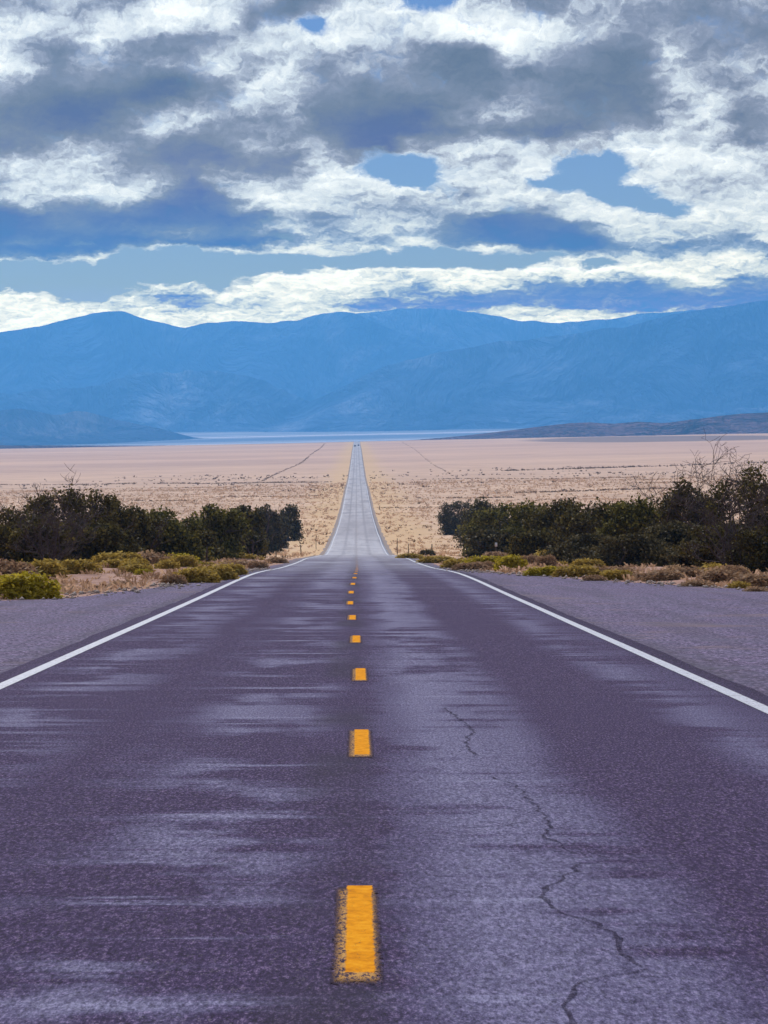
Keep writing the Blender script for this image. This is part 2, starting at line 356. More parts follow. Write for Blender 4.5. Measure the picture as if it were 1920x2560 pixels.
def asphalt_mat():
    t = material('worn_asphalt'); p = pos(t); x, y, z = t.sep(p)
    agg = t.noise(t.map(p, sc=(62, 13, 1)), 1.0, 4, .8); agg2 = t.noise(t.map(p, sc=(30, 6, 1)), 1.0, 3, .7); med = t.noise(p, 5.0, 5, .6)
    vor = t.new('ShaderNodeTexVoronoi'); t.put(vor.inputs['Vector'], p); vor.inputs['Scale'].default_value = 55
    base = t.ramp(agg, [(.34, (.002, .001, .008)), (.47, (.030, .0165, .064)), (.56, (.066, .041, .116)), (.66, (.24, .17, .32))])
    base = t.mix(t.m('MULTIPLY', t.rng(agg2, .60, .76), .5), base, (.14, .12, .16, 1))
    base = t.mix(t.m('MULTIPLY', t.rng(vor.outputs['Distance'], .28, .12), t.rng(agg2, .45, .6)), base, (.26, .23, .25, 1))
    base = t.mix(t.rng(med, .35, .65, 0, .35), base, (.027, .014, .062, 1))
    # wheel paths by lateral position (x -4..4 -> 0..1): polished light bands, dark lane centres
    xx = t.m('ADD', x, t.m('MULTIPLY', t.m('SUBTRACT', t.noise(t.map(p, sc=(.25, .12, 0)), 1.0, 3, .5), .5), .7))
    lane = t.ramp(t.m('DIVIDE', t.m('ADD', xx, 4.0), 8.0),
                  [(0.0, 0), (.06, .25), (.13, .9), (.20, .55), (.26, .0), (.31, .25), (.38, .95), (.44, .75), (.495, .05), (.52, .35), (.58, 1.0), (.645, .8), (.70, .0), (.80, .0), (.86, .75), (.92, .3), (1, 0)], 'EASE')
    pn = t.noise(t.map(p, sc=(.62, .22, 0)), 1.0, 6, .6)
    st = t.noise(t.map(p, loc=(5, 1, 0), sc=(.22, 1.15, 0)), 1.0, 5, .65)
    right = t.rng(x, .1, .3)
    far1 = t.rng(y, 30, 110)
    pn = t.m('ADD', t.m('MULTIPLY', pn, .6), t.m('MULTIPLY', st, .4))
    pm = t.rng(t.m('ADD', t.m('ADD', pn, t.m('MULTIPLY', right, t.rng(y, 14, 50, .10, .03))), t.m('MULTIPLY', far1, .04)), .48, .565)
    sm = t.rng(t.m('ADD', st, t.m('MULTIPLY', far1, .04)), .56, .64)
    patch = t.m('MULTIPLY', lane, t.m('MAXIMUM', t.m('MULTIPLY', pm, .62), t.m('MULTIPLY', sm, .85)), clamp=True)
    patch = t.m('MULTIPLY', patch, t.rng(t.m('ADD', agg, t.m('MULTIPLY', agg2, .6)), .55, 1.0, .35, 1.0))
    lightc = t.ramp(agg, [(.32, (.070, .066, .19)), (.66, (.215, .215, .42))])
    c = t.mix(patch, base, lightc)
    # darker tar strip along the centre joint and oil-dark lane centres
    cj = t.rng(t.m('ABSOLUTE', t.m('ADD', x, .12)), .10, .34, .45, 0)
    c = t.mix(t.m('MULTIPLY', cj, t.rng(t.noise(t.map(p, sc=(.5, .16, 0)), 1.0, 3, .5), .42, .6)), c, (.022, .018, .035, 1))
    # beyond the crest, sunlight and glare painted in as a paler colour, with dark wheel tracks
    sunlit_or_worn = t.rng(t.m('ADD', y, t.m('MULTIPLY', t.m('SUBTRACT', st, .5), 520)), 110, 430, smooth=False)
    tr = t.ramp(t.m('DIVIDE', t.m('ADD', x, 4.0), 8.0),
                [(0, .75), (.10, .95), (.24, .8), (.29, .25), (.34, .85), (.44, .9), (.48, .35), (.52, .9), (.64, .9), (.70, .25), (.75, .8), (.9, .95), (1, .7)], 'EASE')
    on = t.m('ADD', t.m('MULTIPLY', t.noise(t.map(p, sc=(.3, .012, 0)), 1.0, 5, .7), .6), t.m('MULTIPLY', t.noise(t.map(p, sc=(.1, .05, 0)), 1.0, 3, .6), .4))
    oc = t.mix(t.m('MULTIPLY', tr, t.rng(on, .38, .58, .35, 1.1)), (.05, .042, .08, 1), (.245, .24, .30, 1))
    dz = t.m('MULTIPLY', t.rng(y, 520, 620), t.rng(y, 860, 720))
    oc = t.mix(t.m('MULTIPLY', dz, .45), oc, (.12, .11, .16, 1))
    gl_ = t.m('MULTIPLY', t.rng(st, .46, .60), t.m('MULTIPLY', t.rng(y, 80, 190), t.rng(y, 640, 470)))  # grazing reflection painted in as pale streaks around the crest
    c = t.mix(sunlit_or_worn, c, oc)
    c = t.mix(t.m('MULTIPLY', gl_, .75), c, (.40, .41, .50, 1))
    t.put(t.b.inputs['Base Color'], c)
    t.put(t.b.inputs['Roughness'], t.mix(t.m('MAXIMUM', patch, sunlit_or_worn), (.95, .95, .95, 1), (.62, .62, .62, 1)))
    t.put(t.b.inputs['Specular IOR Level'], t.rng(t.m('MAXIMUM', patch, sunlit_or_worn), 0, 1, .10, .26))
    bu = t.new('ShaderNodeBump'); bu.inputs['Strength'].default_value = .55; bu.inputs['Distance'].default_value = .006
    t.put(bu.inputs['Height'], t.m('ADD', t.noise(p, 70.0, 3, .75), t.m('MULTIPLY', agg, .7)))
    t.put(t.b.inputs['Normal'], bu.outputs[0])
    return t.mat

def gravel_mat():
    t = material('grey_gravel'); p = pos(t); x, y, z = t.sep(p)
    a = t.noise(t.map(p, sc=(18, 5, 1)), 1.0, 5, .8); b = t.noise(p, 1.6, 5, .6); cst = t.noise(t.map(p, sc=(.25, .8, 0)), 1.0, 5, .6)
    c = t.ramp(a, [(.38, (.004, .002, .014)), (.5, (.070, .041, .122)), (.60, (.29, .22, .38))])
    c = t.mix(t.rng(b, .4, .65, 0, .4), c, (.105, .10, .19, 1))
    dd_ = t.noise(p, .35, 5, .65); c = t.mix(t.rng(dd_, .54, .68, 0, .55), c, (.19, .125, .125, 1))
    rut = t.noise(t.map(p, sc=(1.6, .06, 0)), 1.0, 3, .5); c = t.mix(t.rng(rut, .5, .62, 0, .35), c, (.045, .033, .072, 1))
    c = t.mix(t.rng(cst, .5, .65, 0, .35), c, (.12, .115, .185, 1))
    # asphalt rim close to the road stays dark; dirt washes in at the outer side and far off
    rim = t.rng(t.m('ADD', t.m('ABSOLUTE', x), t.m('MULTIPLY', t.m('SUBTRACT', b, .5), .8)), 4.0, 4.5, .35, 0)
    c = t.mix(rim, c, (.034, .029, .052, 1))
    c = t.mix(t.rng(y, 150, 330, 0, .85), c, (.30, .235, .20, 1))
    t.put(t.b.inputs['Base Color'], c)
    bu = t.new('ShaderNodeBump'); bu.inputs['Strength'].default_value = .8; bu.inputs['Distance'].default_value = .02
    t.put(bu.inputs['Height'], a); t.put(t.b.inputs['Normal'], bu.outputs[0])
    return t.mat

def white_line_mat():
    t = material('white_road_paint'); p = pos(t)
    n = t.noise(p, 30.0, 5, .7); n2 = t.noise(p, 3.0, 3, .6)
    c = t.mix(t.rng(n2, .35, .65), (.42, .44, .52, 1), (.56, .58, .67, 1))
    c = t.mix(t.m('MULTIPLY', t.rng(t.m('ADD', n, t.m('MULTIPLY', n2, .5)), .78, .88), .8), c, (.10, .09, .13, 1))
    t.put(t.b.inputs['Base Color'], c); t.b.inputs['Roughness'].default_value = .6
    return t.mat

def yellow_mat():
    t = material('yellow_road_paint'); p = t.new('ShaderNodeTexCoord').outputs['Object']; x, y, z = t.sep(p)
    wp = pos(t)
    n = t.noise(t.map(wp, sc=(55, 14, 1)), 1.0, 4, .8); n2 = t.noise(t.map(wp, sc=(18, 9, 1)), 1.0, 4, .65); n3 = t.noise(t.map(wp, sc=(30, 9, 1)), 1.0, 4, .7)
    xj = t.m('ADD', x, t.m('MULTIPLY', t.m('SUBTRACT', n3, .5), .035))
    yj = t.m('ADD', y, t.m('MULTIPLY', t.m('SUBTRACT', n3, .5), .10))
    core = t.m('MULTIPLY', t.rng(t.m('ABSOLUTE', t.m('SUBTRACT', xj, .012)), .060, .050), t.rng(yj, -1.36, -1.32))
    yel = t.ramp(n2, [(.3, (.58, .20, .001)), (.5, (.78, .30, .002)), (.7, (.86, .38, .012))])
    asp = t.ramp(n, [(.3, (.012, .007, .022)), (.7, (.10, .075, .13))])
    sunlit_or_worn = t.mix(t.rng(n, .44, .56), asp, (.56, .30, .09, 1))
    yel = t.mix(t.m('MULTIPLY', t.rng(n, .60, .70), .75), yel, (.20, .10, .04, 1))
    c = t.mix(core, sunlit_or_worn, yel)
    t.put(t.b.inputs['Base Color'], c); t.b.inputs['Roughness'].default_value = .9; t.b.inputs['Specular IOR Level'].default_value = .03
    rimx = t.rng(t.m('ADD', t.m('ABSOLUTE', x), t.m('MULTIPLY', t.m('SUBTRACT', n, .5), .20)), .098, .070)
    rimy = t.rng(t.m('ADD', t.m('ABSOLUTE', y), t.m('MULTIPLY', t.m('SUBTRACT', n, .5), .9)), 1.70, 1.50)
    al = t.m('MAXIMUM', t.m('MULTIPLY', rimx, rimy), core)
    al = t.m('MULTIPLY', al, t.rng(t.sep(wp)[1], 110, 230, 1.0, .22))
    t.put(t.b.inputs['Alpha'], al)
    return t.mat

def crack_mat():
    t = material('tarred_crack'); p = pos(t); n = t.noise(p, 60.0, 4, .7)
    t.put(t.b.inputs['Base Color'], (.012, .006, .022, 1)); t.b.inputs['Specular IOR Level'].default_value = .03
    t.put(t.b.inputs['Alpha'], t.rng(n, .36, .60, .05, .62))
    return t.mat

def leaf_mat(name, dark, mid, light, rough=.75, trans=.25, nscale=.9):
    t = material(name); oc = t.new('ShaderNodeTexCoord').outputs['Object']; geo = t.new('ShaderNodeNewGeometry')
    n = t.noise(oc, nscale, 4, .6)
    f = t.m('ADD', t.m('MULTIPLY', n, .75), t.m('MULTIPLY', geo.outputs['Random Per Island'], .42))
    c = t.ramp(f, [(.32, dark), (.56, mid), (.85, light)])
    t.put(t.b.inputs['Base Color'], c); t.b.inputs['Roughness'].default_value = rough
    tr = t.new('ShaderNodeBsdfTranslucent'); t.put(tr.inputs[0], c)
    mx = t.new('ShaderNodeMixShader'); mx.inputs[0].default_value = trans
    t.put(mx.inputs[1], t.b.outputs[0]); t.put(mx.inputs[2], tr.outputs[0]); t.put(t.o.inputs[0], mx.outputs[0])
    return t.mat
def plain_mat(name, c1, c2, sc=8.0, rough=.85, metal=0.0, stretch=(1, 1, 1)):
    t = material(name); oc = t.new('ShaderNodeTexCoord').outputs['Object']
    n = t.noise(t.map(oc, sc=stretch), sc, 5, .65)
    t.put(t.b.inputs['Base Color'], t.ramp(n, [(.35, c1), (.65, c2)])); t.b.inputs['Roughness'].default_value = rough
    t.b.inputs['Metallic'].default_value = metal
    return t.mat

M_ground = ground_mat(); M_asph = asphalt_mat(); M_gravel = gravel_mat(); M_white = white_line_mat(); M_yel = yellow_mat(); M_crack = crack_mat()
M_jun = leaf_mat('juniper_leaf', (.034, .024, .010), (.080, .064, .018), (.22, .18, .05), trans=.2)
M_jung = leaf_mat('juniper_leaf_green', (.038, .034, .009), (.105, .095, .020), (.30, .26, .06), trans=.28)
M_oliv = leaf_mat('olive_scrub_leaf', (.040, .032, .017), (.095, .078, .036), (.22, .18, .08), trans=.2)
M_bark = plain_mat('grey_bark', (.055, .042, .038), (.14, .115, .105), 12, stretch=(1, 1, .2))
M_dead = plain_mat('dead_wood', (.045, .032, .036), (.12, .09, .095), 14, stretch=(1, 1, .2))
M_deadd = plain_mat('dark_dead_wood', (.022, .014, .015), (.055, .04, .042), 14, stretch=(1, 1, .2))
M_gold = leaf_mat('golden_shrub_leaf', (.21, .14, .03), (.42, .29, .06), (.62, .46, .12), trans=.4, nscale=2.2)
M_lime = leaf_mat('yellow_green_shrub_leaf', (.22, .17, .010), (.44, .35, .025), (.62, .50, .07), trans=.4, nscale=2.2)
M_brown = leaf_mat('brown_shrub_leaf', (.20, .115, .07), (.40, .255, .15), (.60, .41, .26), trans=.3, nscale=2.2)
M_tan = leaf_mat('tan_grass_blade', (.36, .225, .14), (.60, .40, .26), (.78, .55, .38), trans=.35, nscale=.05)
M_sage = leaf_mat('dark_sage_leaf', (.09, .055, .032), (.18, .12, .065), (.30, .20, .11), trans=.15, nscale=.8)
M_post = plain_mat('weathered_post', (.05, .035, .03), (.12, .085, .07), 10, stretch=(1, 1, .2))
M_steel = plain_mat('green_steel_post', (.035, .05, .04), (.07, .085, .07), 10)
M_refl = plain_mat('white_reflector', (.7, .7, .72), (.82, .82, .84), 10, .35)
M_wire = plain_mat('rusty_wire', (.10, .07, .06), (.2, .15, .13), 10, .5, .6)

# ------------------------------------------------------------------ ground, gravel, road
uc = np.linspace(-1, 1, 281); uc = .25 * uc + .75 * uc ** 3
YY, UU = np.meshgrid(ROWS, uc, indexing='ij')
XX = UU * (26 + .34 * np.maximum(YY, 0))
ZZ = terrain(XX, YY, True)
o = struct(mesh_np('ground', np.stack([XX, YY, ZZ], -1).reshape(-1, 3), grid_faces(len(ROWS), len(uc)), M_ground, smooth=True))

RR = ROWS[(ROWS < 6300)]
def strip(name, xl, xr, dz, mat, parent=None, rows=RR, nx=2, skirt=0.0, xoff=None):
    """draped sheet between lateral limits xl(y)..xr(y)"""
    a = xl(rows) if callable(xl) else np.full(len(rows), xl); b = xr(rows) if callable(xr) else np.full(len(rows), xr)
    f = np.linspace(0, 1, nx)
    X = a[:, None] * (1 - f) + b[:, None] * f; Y = np.repeat(rows[:, None], nx, 1)
    Z = terrain(X * 0.999, Y) + dz
    if skirt:
        X = np.concatenate([X[:, :1], X, X[:, -1:]], 1); Y = np.concatenate([Y[:, :1], Y, Y[:, -1:]], 1)
        Z = np.concatenate([Z[:, :1] - skirt, Z, Z[:, -1:] - skirt], 1); nx += 2
    return mesh_np(name, np.stack([X, Y, Z], -1).reshape(-1, 3), grid_faces(len(rows), nx), mat, parent, smooth=False)
jit = lambda y: .22 * fbm(y / 1.3, y * 0 + 4, 3) + .35 * fbm(y / 9, y * 0 + 2, 2)
gravel = struct(strip('gravel_shoulder', lambda y: -gl(y) - jit(y), -3.7, .004, M_gravel, nx=5))
gravel2 = struct(strip('gravel_shoulder', 3.7, lambda y: gr(y) + jit(y + 50), .004, M_gravel, nx=5))
edge_j = lambda y: .05 * fbm(y / 1.7, y * 0 + 9, 3)
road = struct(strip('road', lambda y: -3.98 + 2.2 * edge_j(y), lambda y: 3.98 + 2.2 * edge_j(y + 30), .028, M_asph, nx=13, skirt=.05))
wob = lambda y: .035 * fbm(y / 25, y * 0 + 6, 3)
for s in (-1, 1):
    strip('edge_line', lambda y: s * 3.66 - .075 + wob(y + 99 * s), lambda y: s * 3.66 + .075 + wob(y + 99 * s), .033, M_white, road)
# yellow dashes, every 12.19 m; lateral wander measured from the photograph
DX = [(0, .0), (14, .0), (26, .025), (38.3, .03), (50.5, -.02), (62.7, -.09), (75, -.15), (90, -.15), (115, -.07), (150, 0), (1500, 0)]
dxx = np.array([q[0] for q in DX]); dxv = np.array([q[1] for q in DX])
k = -1
dash_mesh = None
while True:
    y0 = 12.33 + 12.19 * k; k += 1
    if y0 > 1120: break
    yc = y0 + 1.65; xc = float(np.interp(yc, dxx, dxv))
    hw, hl = .10, 1.74
    zc = float(terrain(0, yc)) + .033
    yy = np.linspace(-hl, hl, 5); vs = []
    for q in yy:
        zq = float(terrain(0, yc + q)) + .033 - zc
        vs += [(-hw, q, zq), (hw, q, zq)]
    mesh_np('centre_dash', vs, grid_faces(5, 2), M_yel, road, loc=(xc, yc, zc))
# cracks in the right wheel path (traced in metres from the photo)
def pix2road(px, py):     # photo px on the near planar part of the road -> x, y
    dist = 14397.0 / (py - 1319.0); return ((px - VX) / F * dist, dist)
def crack(pts, wd):
    P = np.array([pix2road(a * 1.1573, b * 1.1573) for a, b in pts]); out = []
    r = random.Random(len(pts))
    for i in range(len(P) - 1):
        n = max(2, int(np.hypot(*(P[i + 1] - P[i])) / .12))
        for q in range(n):
            f = q / n; out.append(P[i] * (1 - f) + P[i + 1] * f + np.array([r.uniform(-.022, .022), r.uniform(-.04, .04)]))
    out = np.array(out); w_ = .5 * wd * np.array([r.uniform(.35, 1.3) for _ in out])
    tg = np.gradient(out, axis=0); tg /= np.maximum(np.linalg.norm(tg, axis=1), 1e-6)[:, None]
    nrm = np.stack([-tg[:, 1], tg[:, 0]], 1)
    L = out + nrm * w_[:, None]; R = out - nrm * w_[:, None]
    V_ = np.stack([L, R], 1).reshape(-1, 2)
    Z = terrain(V_[:, 0] * 0, V_[:, 1]) + .0315
    mesh_np('crack', np.column_stack([V_, Z]), grid_faces(len(out), 2), M_crack, road)
crack([(960, 1537), (990, 1560), (1025, 1588), (1005, 1612), (1012, 1625), (1035, 1645)], .028)
crack([(1060, 1690), (1110, 1705), (1150, 1745), (1190, 1790), (1180, 1820), (1235, 1860)], .022)
crack([(1265, 1880), (1215, 1915), (1180, 1935), (1178, 1962), (1225, 1995), (1300, 2015), (1340, 2050), (1360, 2090), (1395, 2118)], .026)
crack([(1395, 2118), (1330, 2130), (1262, 2145), (1235, 2170), (1222, 2212), (1240, 2260)], .022)
crack([(1150, 1788), (1060, 1800), (960, 1806)], .018)

# ------------------------------------------------------------------ mountains
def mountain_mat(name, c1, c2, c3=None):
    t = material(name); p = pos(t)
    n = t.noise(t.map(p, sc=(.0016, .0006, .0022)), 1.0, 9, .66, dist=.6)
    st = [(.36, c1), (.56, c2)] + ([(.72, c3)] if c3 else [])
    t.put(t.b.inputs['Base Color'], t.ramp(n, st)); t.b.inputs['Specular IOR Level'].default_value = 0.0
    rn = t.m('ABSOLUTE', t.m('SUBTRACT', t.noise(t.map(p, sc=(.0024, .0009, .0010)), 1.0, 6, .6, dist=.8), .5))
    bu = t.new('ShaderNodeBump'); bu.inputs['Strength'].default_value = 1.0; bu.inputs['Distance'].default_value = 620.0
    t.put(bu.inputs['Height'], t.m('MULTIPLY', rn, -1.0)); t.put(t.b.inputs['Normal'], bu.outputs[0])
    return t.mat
M_mtn = mountain_mat('mountain_rock', (.03, .06, .13), (.09, .14, .25), (.34, .38, .50))  # both rocks: blue holds part of the haze, pale tone paints in relief light
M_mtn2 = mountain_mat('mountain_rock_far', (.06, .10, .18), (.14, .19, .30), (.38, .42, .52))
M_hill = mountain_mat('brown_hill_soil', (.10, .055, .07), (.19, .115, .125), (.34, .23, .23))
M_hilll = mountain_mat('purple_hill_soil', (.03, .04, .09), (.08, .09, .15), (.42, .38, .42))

def ridge(name, pts, D, front, back, mat, spur=900., amp=.72, seed=0, jag=3.0, nx=520, nd=70, base=-130, ext=3.2):
    pts = np.array(pts, float)
    x0, x1 = -ext * 900 + VX, ext * 950 + VX
    px = np.linspace(x0, x1, nx)
    top = np.interp(px, pts[:, 0], pts[:, 1])
    # beyond the frame the range rolls on
    outside = np.clip(np.maximum(-60 - px, px - 1980) / 400, 0, 1)
    if ext > 1.5: top = top + outside * 110 * fbm(px / 700 + seed, px * 0 + seed, 3)
    top = top + jag * 2.0 * fbm(px / 34 + seed * 3, px * 0 + .5, 5, .6)
    X = (px - VX) / F * D; Ztop = CAMH - (top - HY) / F * D
    tt_ = np.linspace(-1, 1, nd)
    Xg = np.repeat(X[None], nd, 0); T = np.repeat(tt_[:, None], nx, 1)
    Yg = D + np.where(T < 0, T * front, T * back)
    Yg = Yg + 0.0
    a = np.abs(T)
    shape = (1 - a) ** 1.7
    rg = ridged(Xg / spur + seed, Yg / (spur * 2.2) + seed * 2, 6, .55)
    env = np.sin(np.clip(a, 0, 1) * math.pi) ** .8
    hh = shape * (1 - amp * env * (1 - rg) * 1.0) + .10 * env * (rg - .4)
    Z = base + (Ztop[None] - base) * np.clip(hh, 0, 1)
    Xg = Xg * (Yg / D)
    v = np.stack([Xg, Yg, Z], -1).reshape(-1, 3)
    return struct(mesh_np(name, v, grid_faces(nd, nx), mat, smooth=True))
K = 1.1573
A = [(0,708),(60,697),(100,690),(150,680),(200,668),(235,664),(265,665),(290,672),(320,680),(360,690),(400,697),(430,692),(450,688),(500,684),(545,687),(580,688),(640,678),(670,668),(700,660),(740,656),(765,660),(800,676),(860,705),(930,730),(1000,752),(1100,800),(1200,850),(1700,900)]
Bk = [(0,760),(500,730),(640,700),(740,668),(800,660),(880,654),(940,656),(990,656),(1030,664),(1050,665),(1085,671),(1120,678),(1160,677),(1200,680),(1240,677),(1280,673),(1340,668),(1400,660),(1460,652),(1530,650),(1660,648)]
Cf = [(0,930),(600,900),(760,820),(830,782),(880,770),(960,750),(1030,735),(1080,724),(1140,722),(1200,712),(1260,705),(1300,697),(1350,692),(1400,676),(1450,663),(1500,655),(1560,645),(1600,638),(1640,632),(1659,632),(1700,628)]
Df = [(0,845),(90,838),(170,832),(230,825),(270,806),(300,797),(330,803),(360,801),(395,798),(430,795),(465,793),(500,799),(530,806),(570,816),(610,838),(650,853),(700,880),(760,905),(1700,960)]
Ef = [(0,884),(40,879),(80,885),(110,892),(135,893),(160,885),(185,886),(215,894),(260,906),(330,920),(420,945),(1700,990)]
sc_ = lambda L: [(a * K, b * K) for a, b in L]
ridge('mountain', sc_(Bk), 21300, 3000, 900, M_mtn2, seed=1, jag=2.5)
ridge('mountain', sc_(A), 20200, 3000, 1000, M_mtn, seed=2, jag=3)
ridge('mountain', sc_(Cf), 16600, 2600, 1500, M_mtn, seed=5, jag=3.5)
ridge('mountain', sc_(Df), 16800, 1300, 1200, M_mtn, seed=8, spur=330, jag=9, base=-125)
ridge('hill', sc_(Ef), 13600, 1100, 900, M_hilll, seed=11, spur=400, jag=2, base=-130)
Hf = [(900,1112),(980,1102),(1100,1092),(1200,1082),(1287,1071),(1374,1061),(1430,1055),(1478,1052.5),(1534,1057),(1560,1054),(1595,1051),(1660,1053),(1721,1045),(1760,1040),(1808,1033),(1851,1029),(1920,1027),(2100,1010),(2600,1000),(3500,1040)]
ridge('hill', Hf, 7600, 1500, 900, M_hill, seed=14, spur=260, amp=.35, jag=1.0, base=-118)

# ------------------------------------------------------------------ haze
bpy.ops.mesh.primitive_cube_add(size=1); hz = bpy.context.object; hz.name = 'haze'; hz.data.name = 'haze'
hx, hy0, hy1, hz0, hz1 = 10200.0, -400.0, 27900.0, -190.0, 712.0
hz.scale = (2 * hx, hy1 - hy0, hz1 - hz0); hz.location = (0, (hy0 + hy1) / 2, (hz0 + hz1) / 2)
hz['kind'] = 'stuff'; hz['label'] = 'blue haze filling the valley air'
hm = bpy.data.materials.new('haze'); hm.use_nodes = True; ht = NT(hm.node_tree); ht.n.clear()
pv = ht.new('ShaderNodeVolumePrincipled'); ho = ht.new('ShaderNodeOutputMaterial'); ht.put(ho.inputs['Volume'], pv.outputs[0])
pv.inputs['Color'].default_value = (.125, .465, 1.0, 1); pv.inputs['Density'].default_value = 5.6e-5; pv.inputs['Anisotropy'].default_value = .5
pv.inputs['Absorption Color'].default_value = (0, 0, 0, 1)
hz.data.materials.append(hm)
#OBJECTS
# ------------------------------------------------------------------ vegetation builders
def G(x, y): return float(terrain(x, y))
def at(px, dist):        # photo column at a distance -> x
    return (px - VX) / F * dist

def quads(centres, size, rng, up=0.0, elong=1.0):
    """leaf quads with random orientation -> verts, faces"""
    n = len(centres)
    a = rng.normal(size=(n, 3)); a[:, 2] += up
    a /= np.linalg.norm(a, axis=1)[:, None]
    b = rng.normal(size=(n, 3)); b -= (b * a).sum(1)[:, None] * a; b /= np.linalg.norm(b, axis=1)[:, None]
    s = (size * rng.uniform(.55, 1.35, n))[:, None]
    A = a * s * elong * .5; Bv = b * s * .5
    v = np.stack([centres - A - Bv * .35, centres - A * .1 + Bv, centres + A + Bv * .25, centres + A * .1 - Bv], 1).reshape(-1, 3)
    f = np.arange(n * 4).reshape(n, 4)
    return v, f

def tubes(paths, name, mat, parent=None, loc=None, sides=5):
    V_, Fc, off = [], [], 0
    for pts, rad in paths:
        pts = np.asarray(pts, float); n = len(pts)
        tg = np.gradient(pts, axis=0); tg /= np.maximum(np.linalg.norm(tg, axis=1), 1e-6)[:, None]
        ref = np.array([.3, 1, .1]); u = np.cross(tg, ref); u /= np.maximum(np.linalg.norm(u, axis=1), 1e-6)[:, None]
        v2 = np.cross(tg, u)
        ang = np.arange(sides) / sides * 2 * math.pi
        ring = pts[:, None] + (u[:, None] * np.cos(ang)[None, :, None] + v2[:, None] * np.sin(ang)[None, :, None]) * np.asarray(rad)[:, None, None]
        V_.append(ring.reshape(-1, 3))
        for i in range(n - 1):
            for j in range(sides):
                Fc.append((off + i * sides + j, off + i * sides + (j + 1) % sides, off + (i + 1) * sides + (j + 1) % sides, off + (i + 1) * sides + j))
        off += n * sides
    return mesh_np(name, np.concatenate(V_), np.array(Fc), mat, parent, smooth=True, loc=loc)

def branchwork(rng, base, direction, length, rad, depth, paths, curl=.35, kids=3):
    n = 5; p = np.array(base, float); d0 = np.array(direction, float); pts = [p.copy()]; rr = [rad]
    for i in range(n):
        d0 = d0 + rng.normal(size=3) * curl * .35; d0[2] += .04; d0 /= np.linalg.norm(d0)
        p = p + d0 * length / n; pts.append(p.copy()); rr.append(rad * (1 - .75 * (i + 1) / n) + .004)
    paths.append((pts, rr))
    if depth > 0:
        for q in range(kids):
            i = rng.randint(1, n + 1)
            dd = d0 * .6 + rng.normal(size=3) * .65; dd[2] = abs(dd[2]) * .7 + .12; dd /= np.linalg.norm(dd)
            branchwork(rng, pts[i], dd, length * rng.uniform(.45, .72), rr[i] * .62, depth - 1, paths, curl, kids)

def empty(name, loc, rz=0.0):
    o = bpy.data.objects.new(name, None); COL.objects.link(o); o.location = loc; o.rotation_euler.z = rz
    o.empty_display_size = .3
    return o

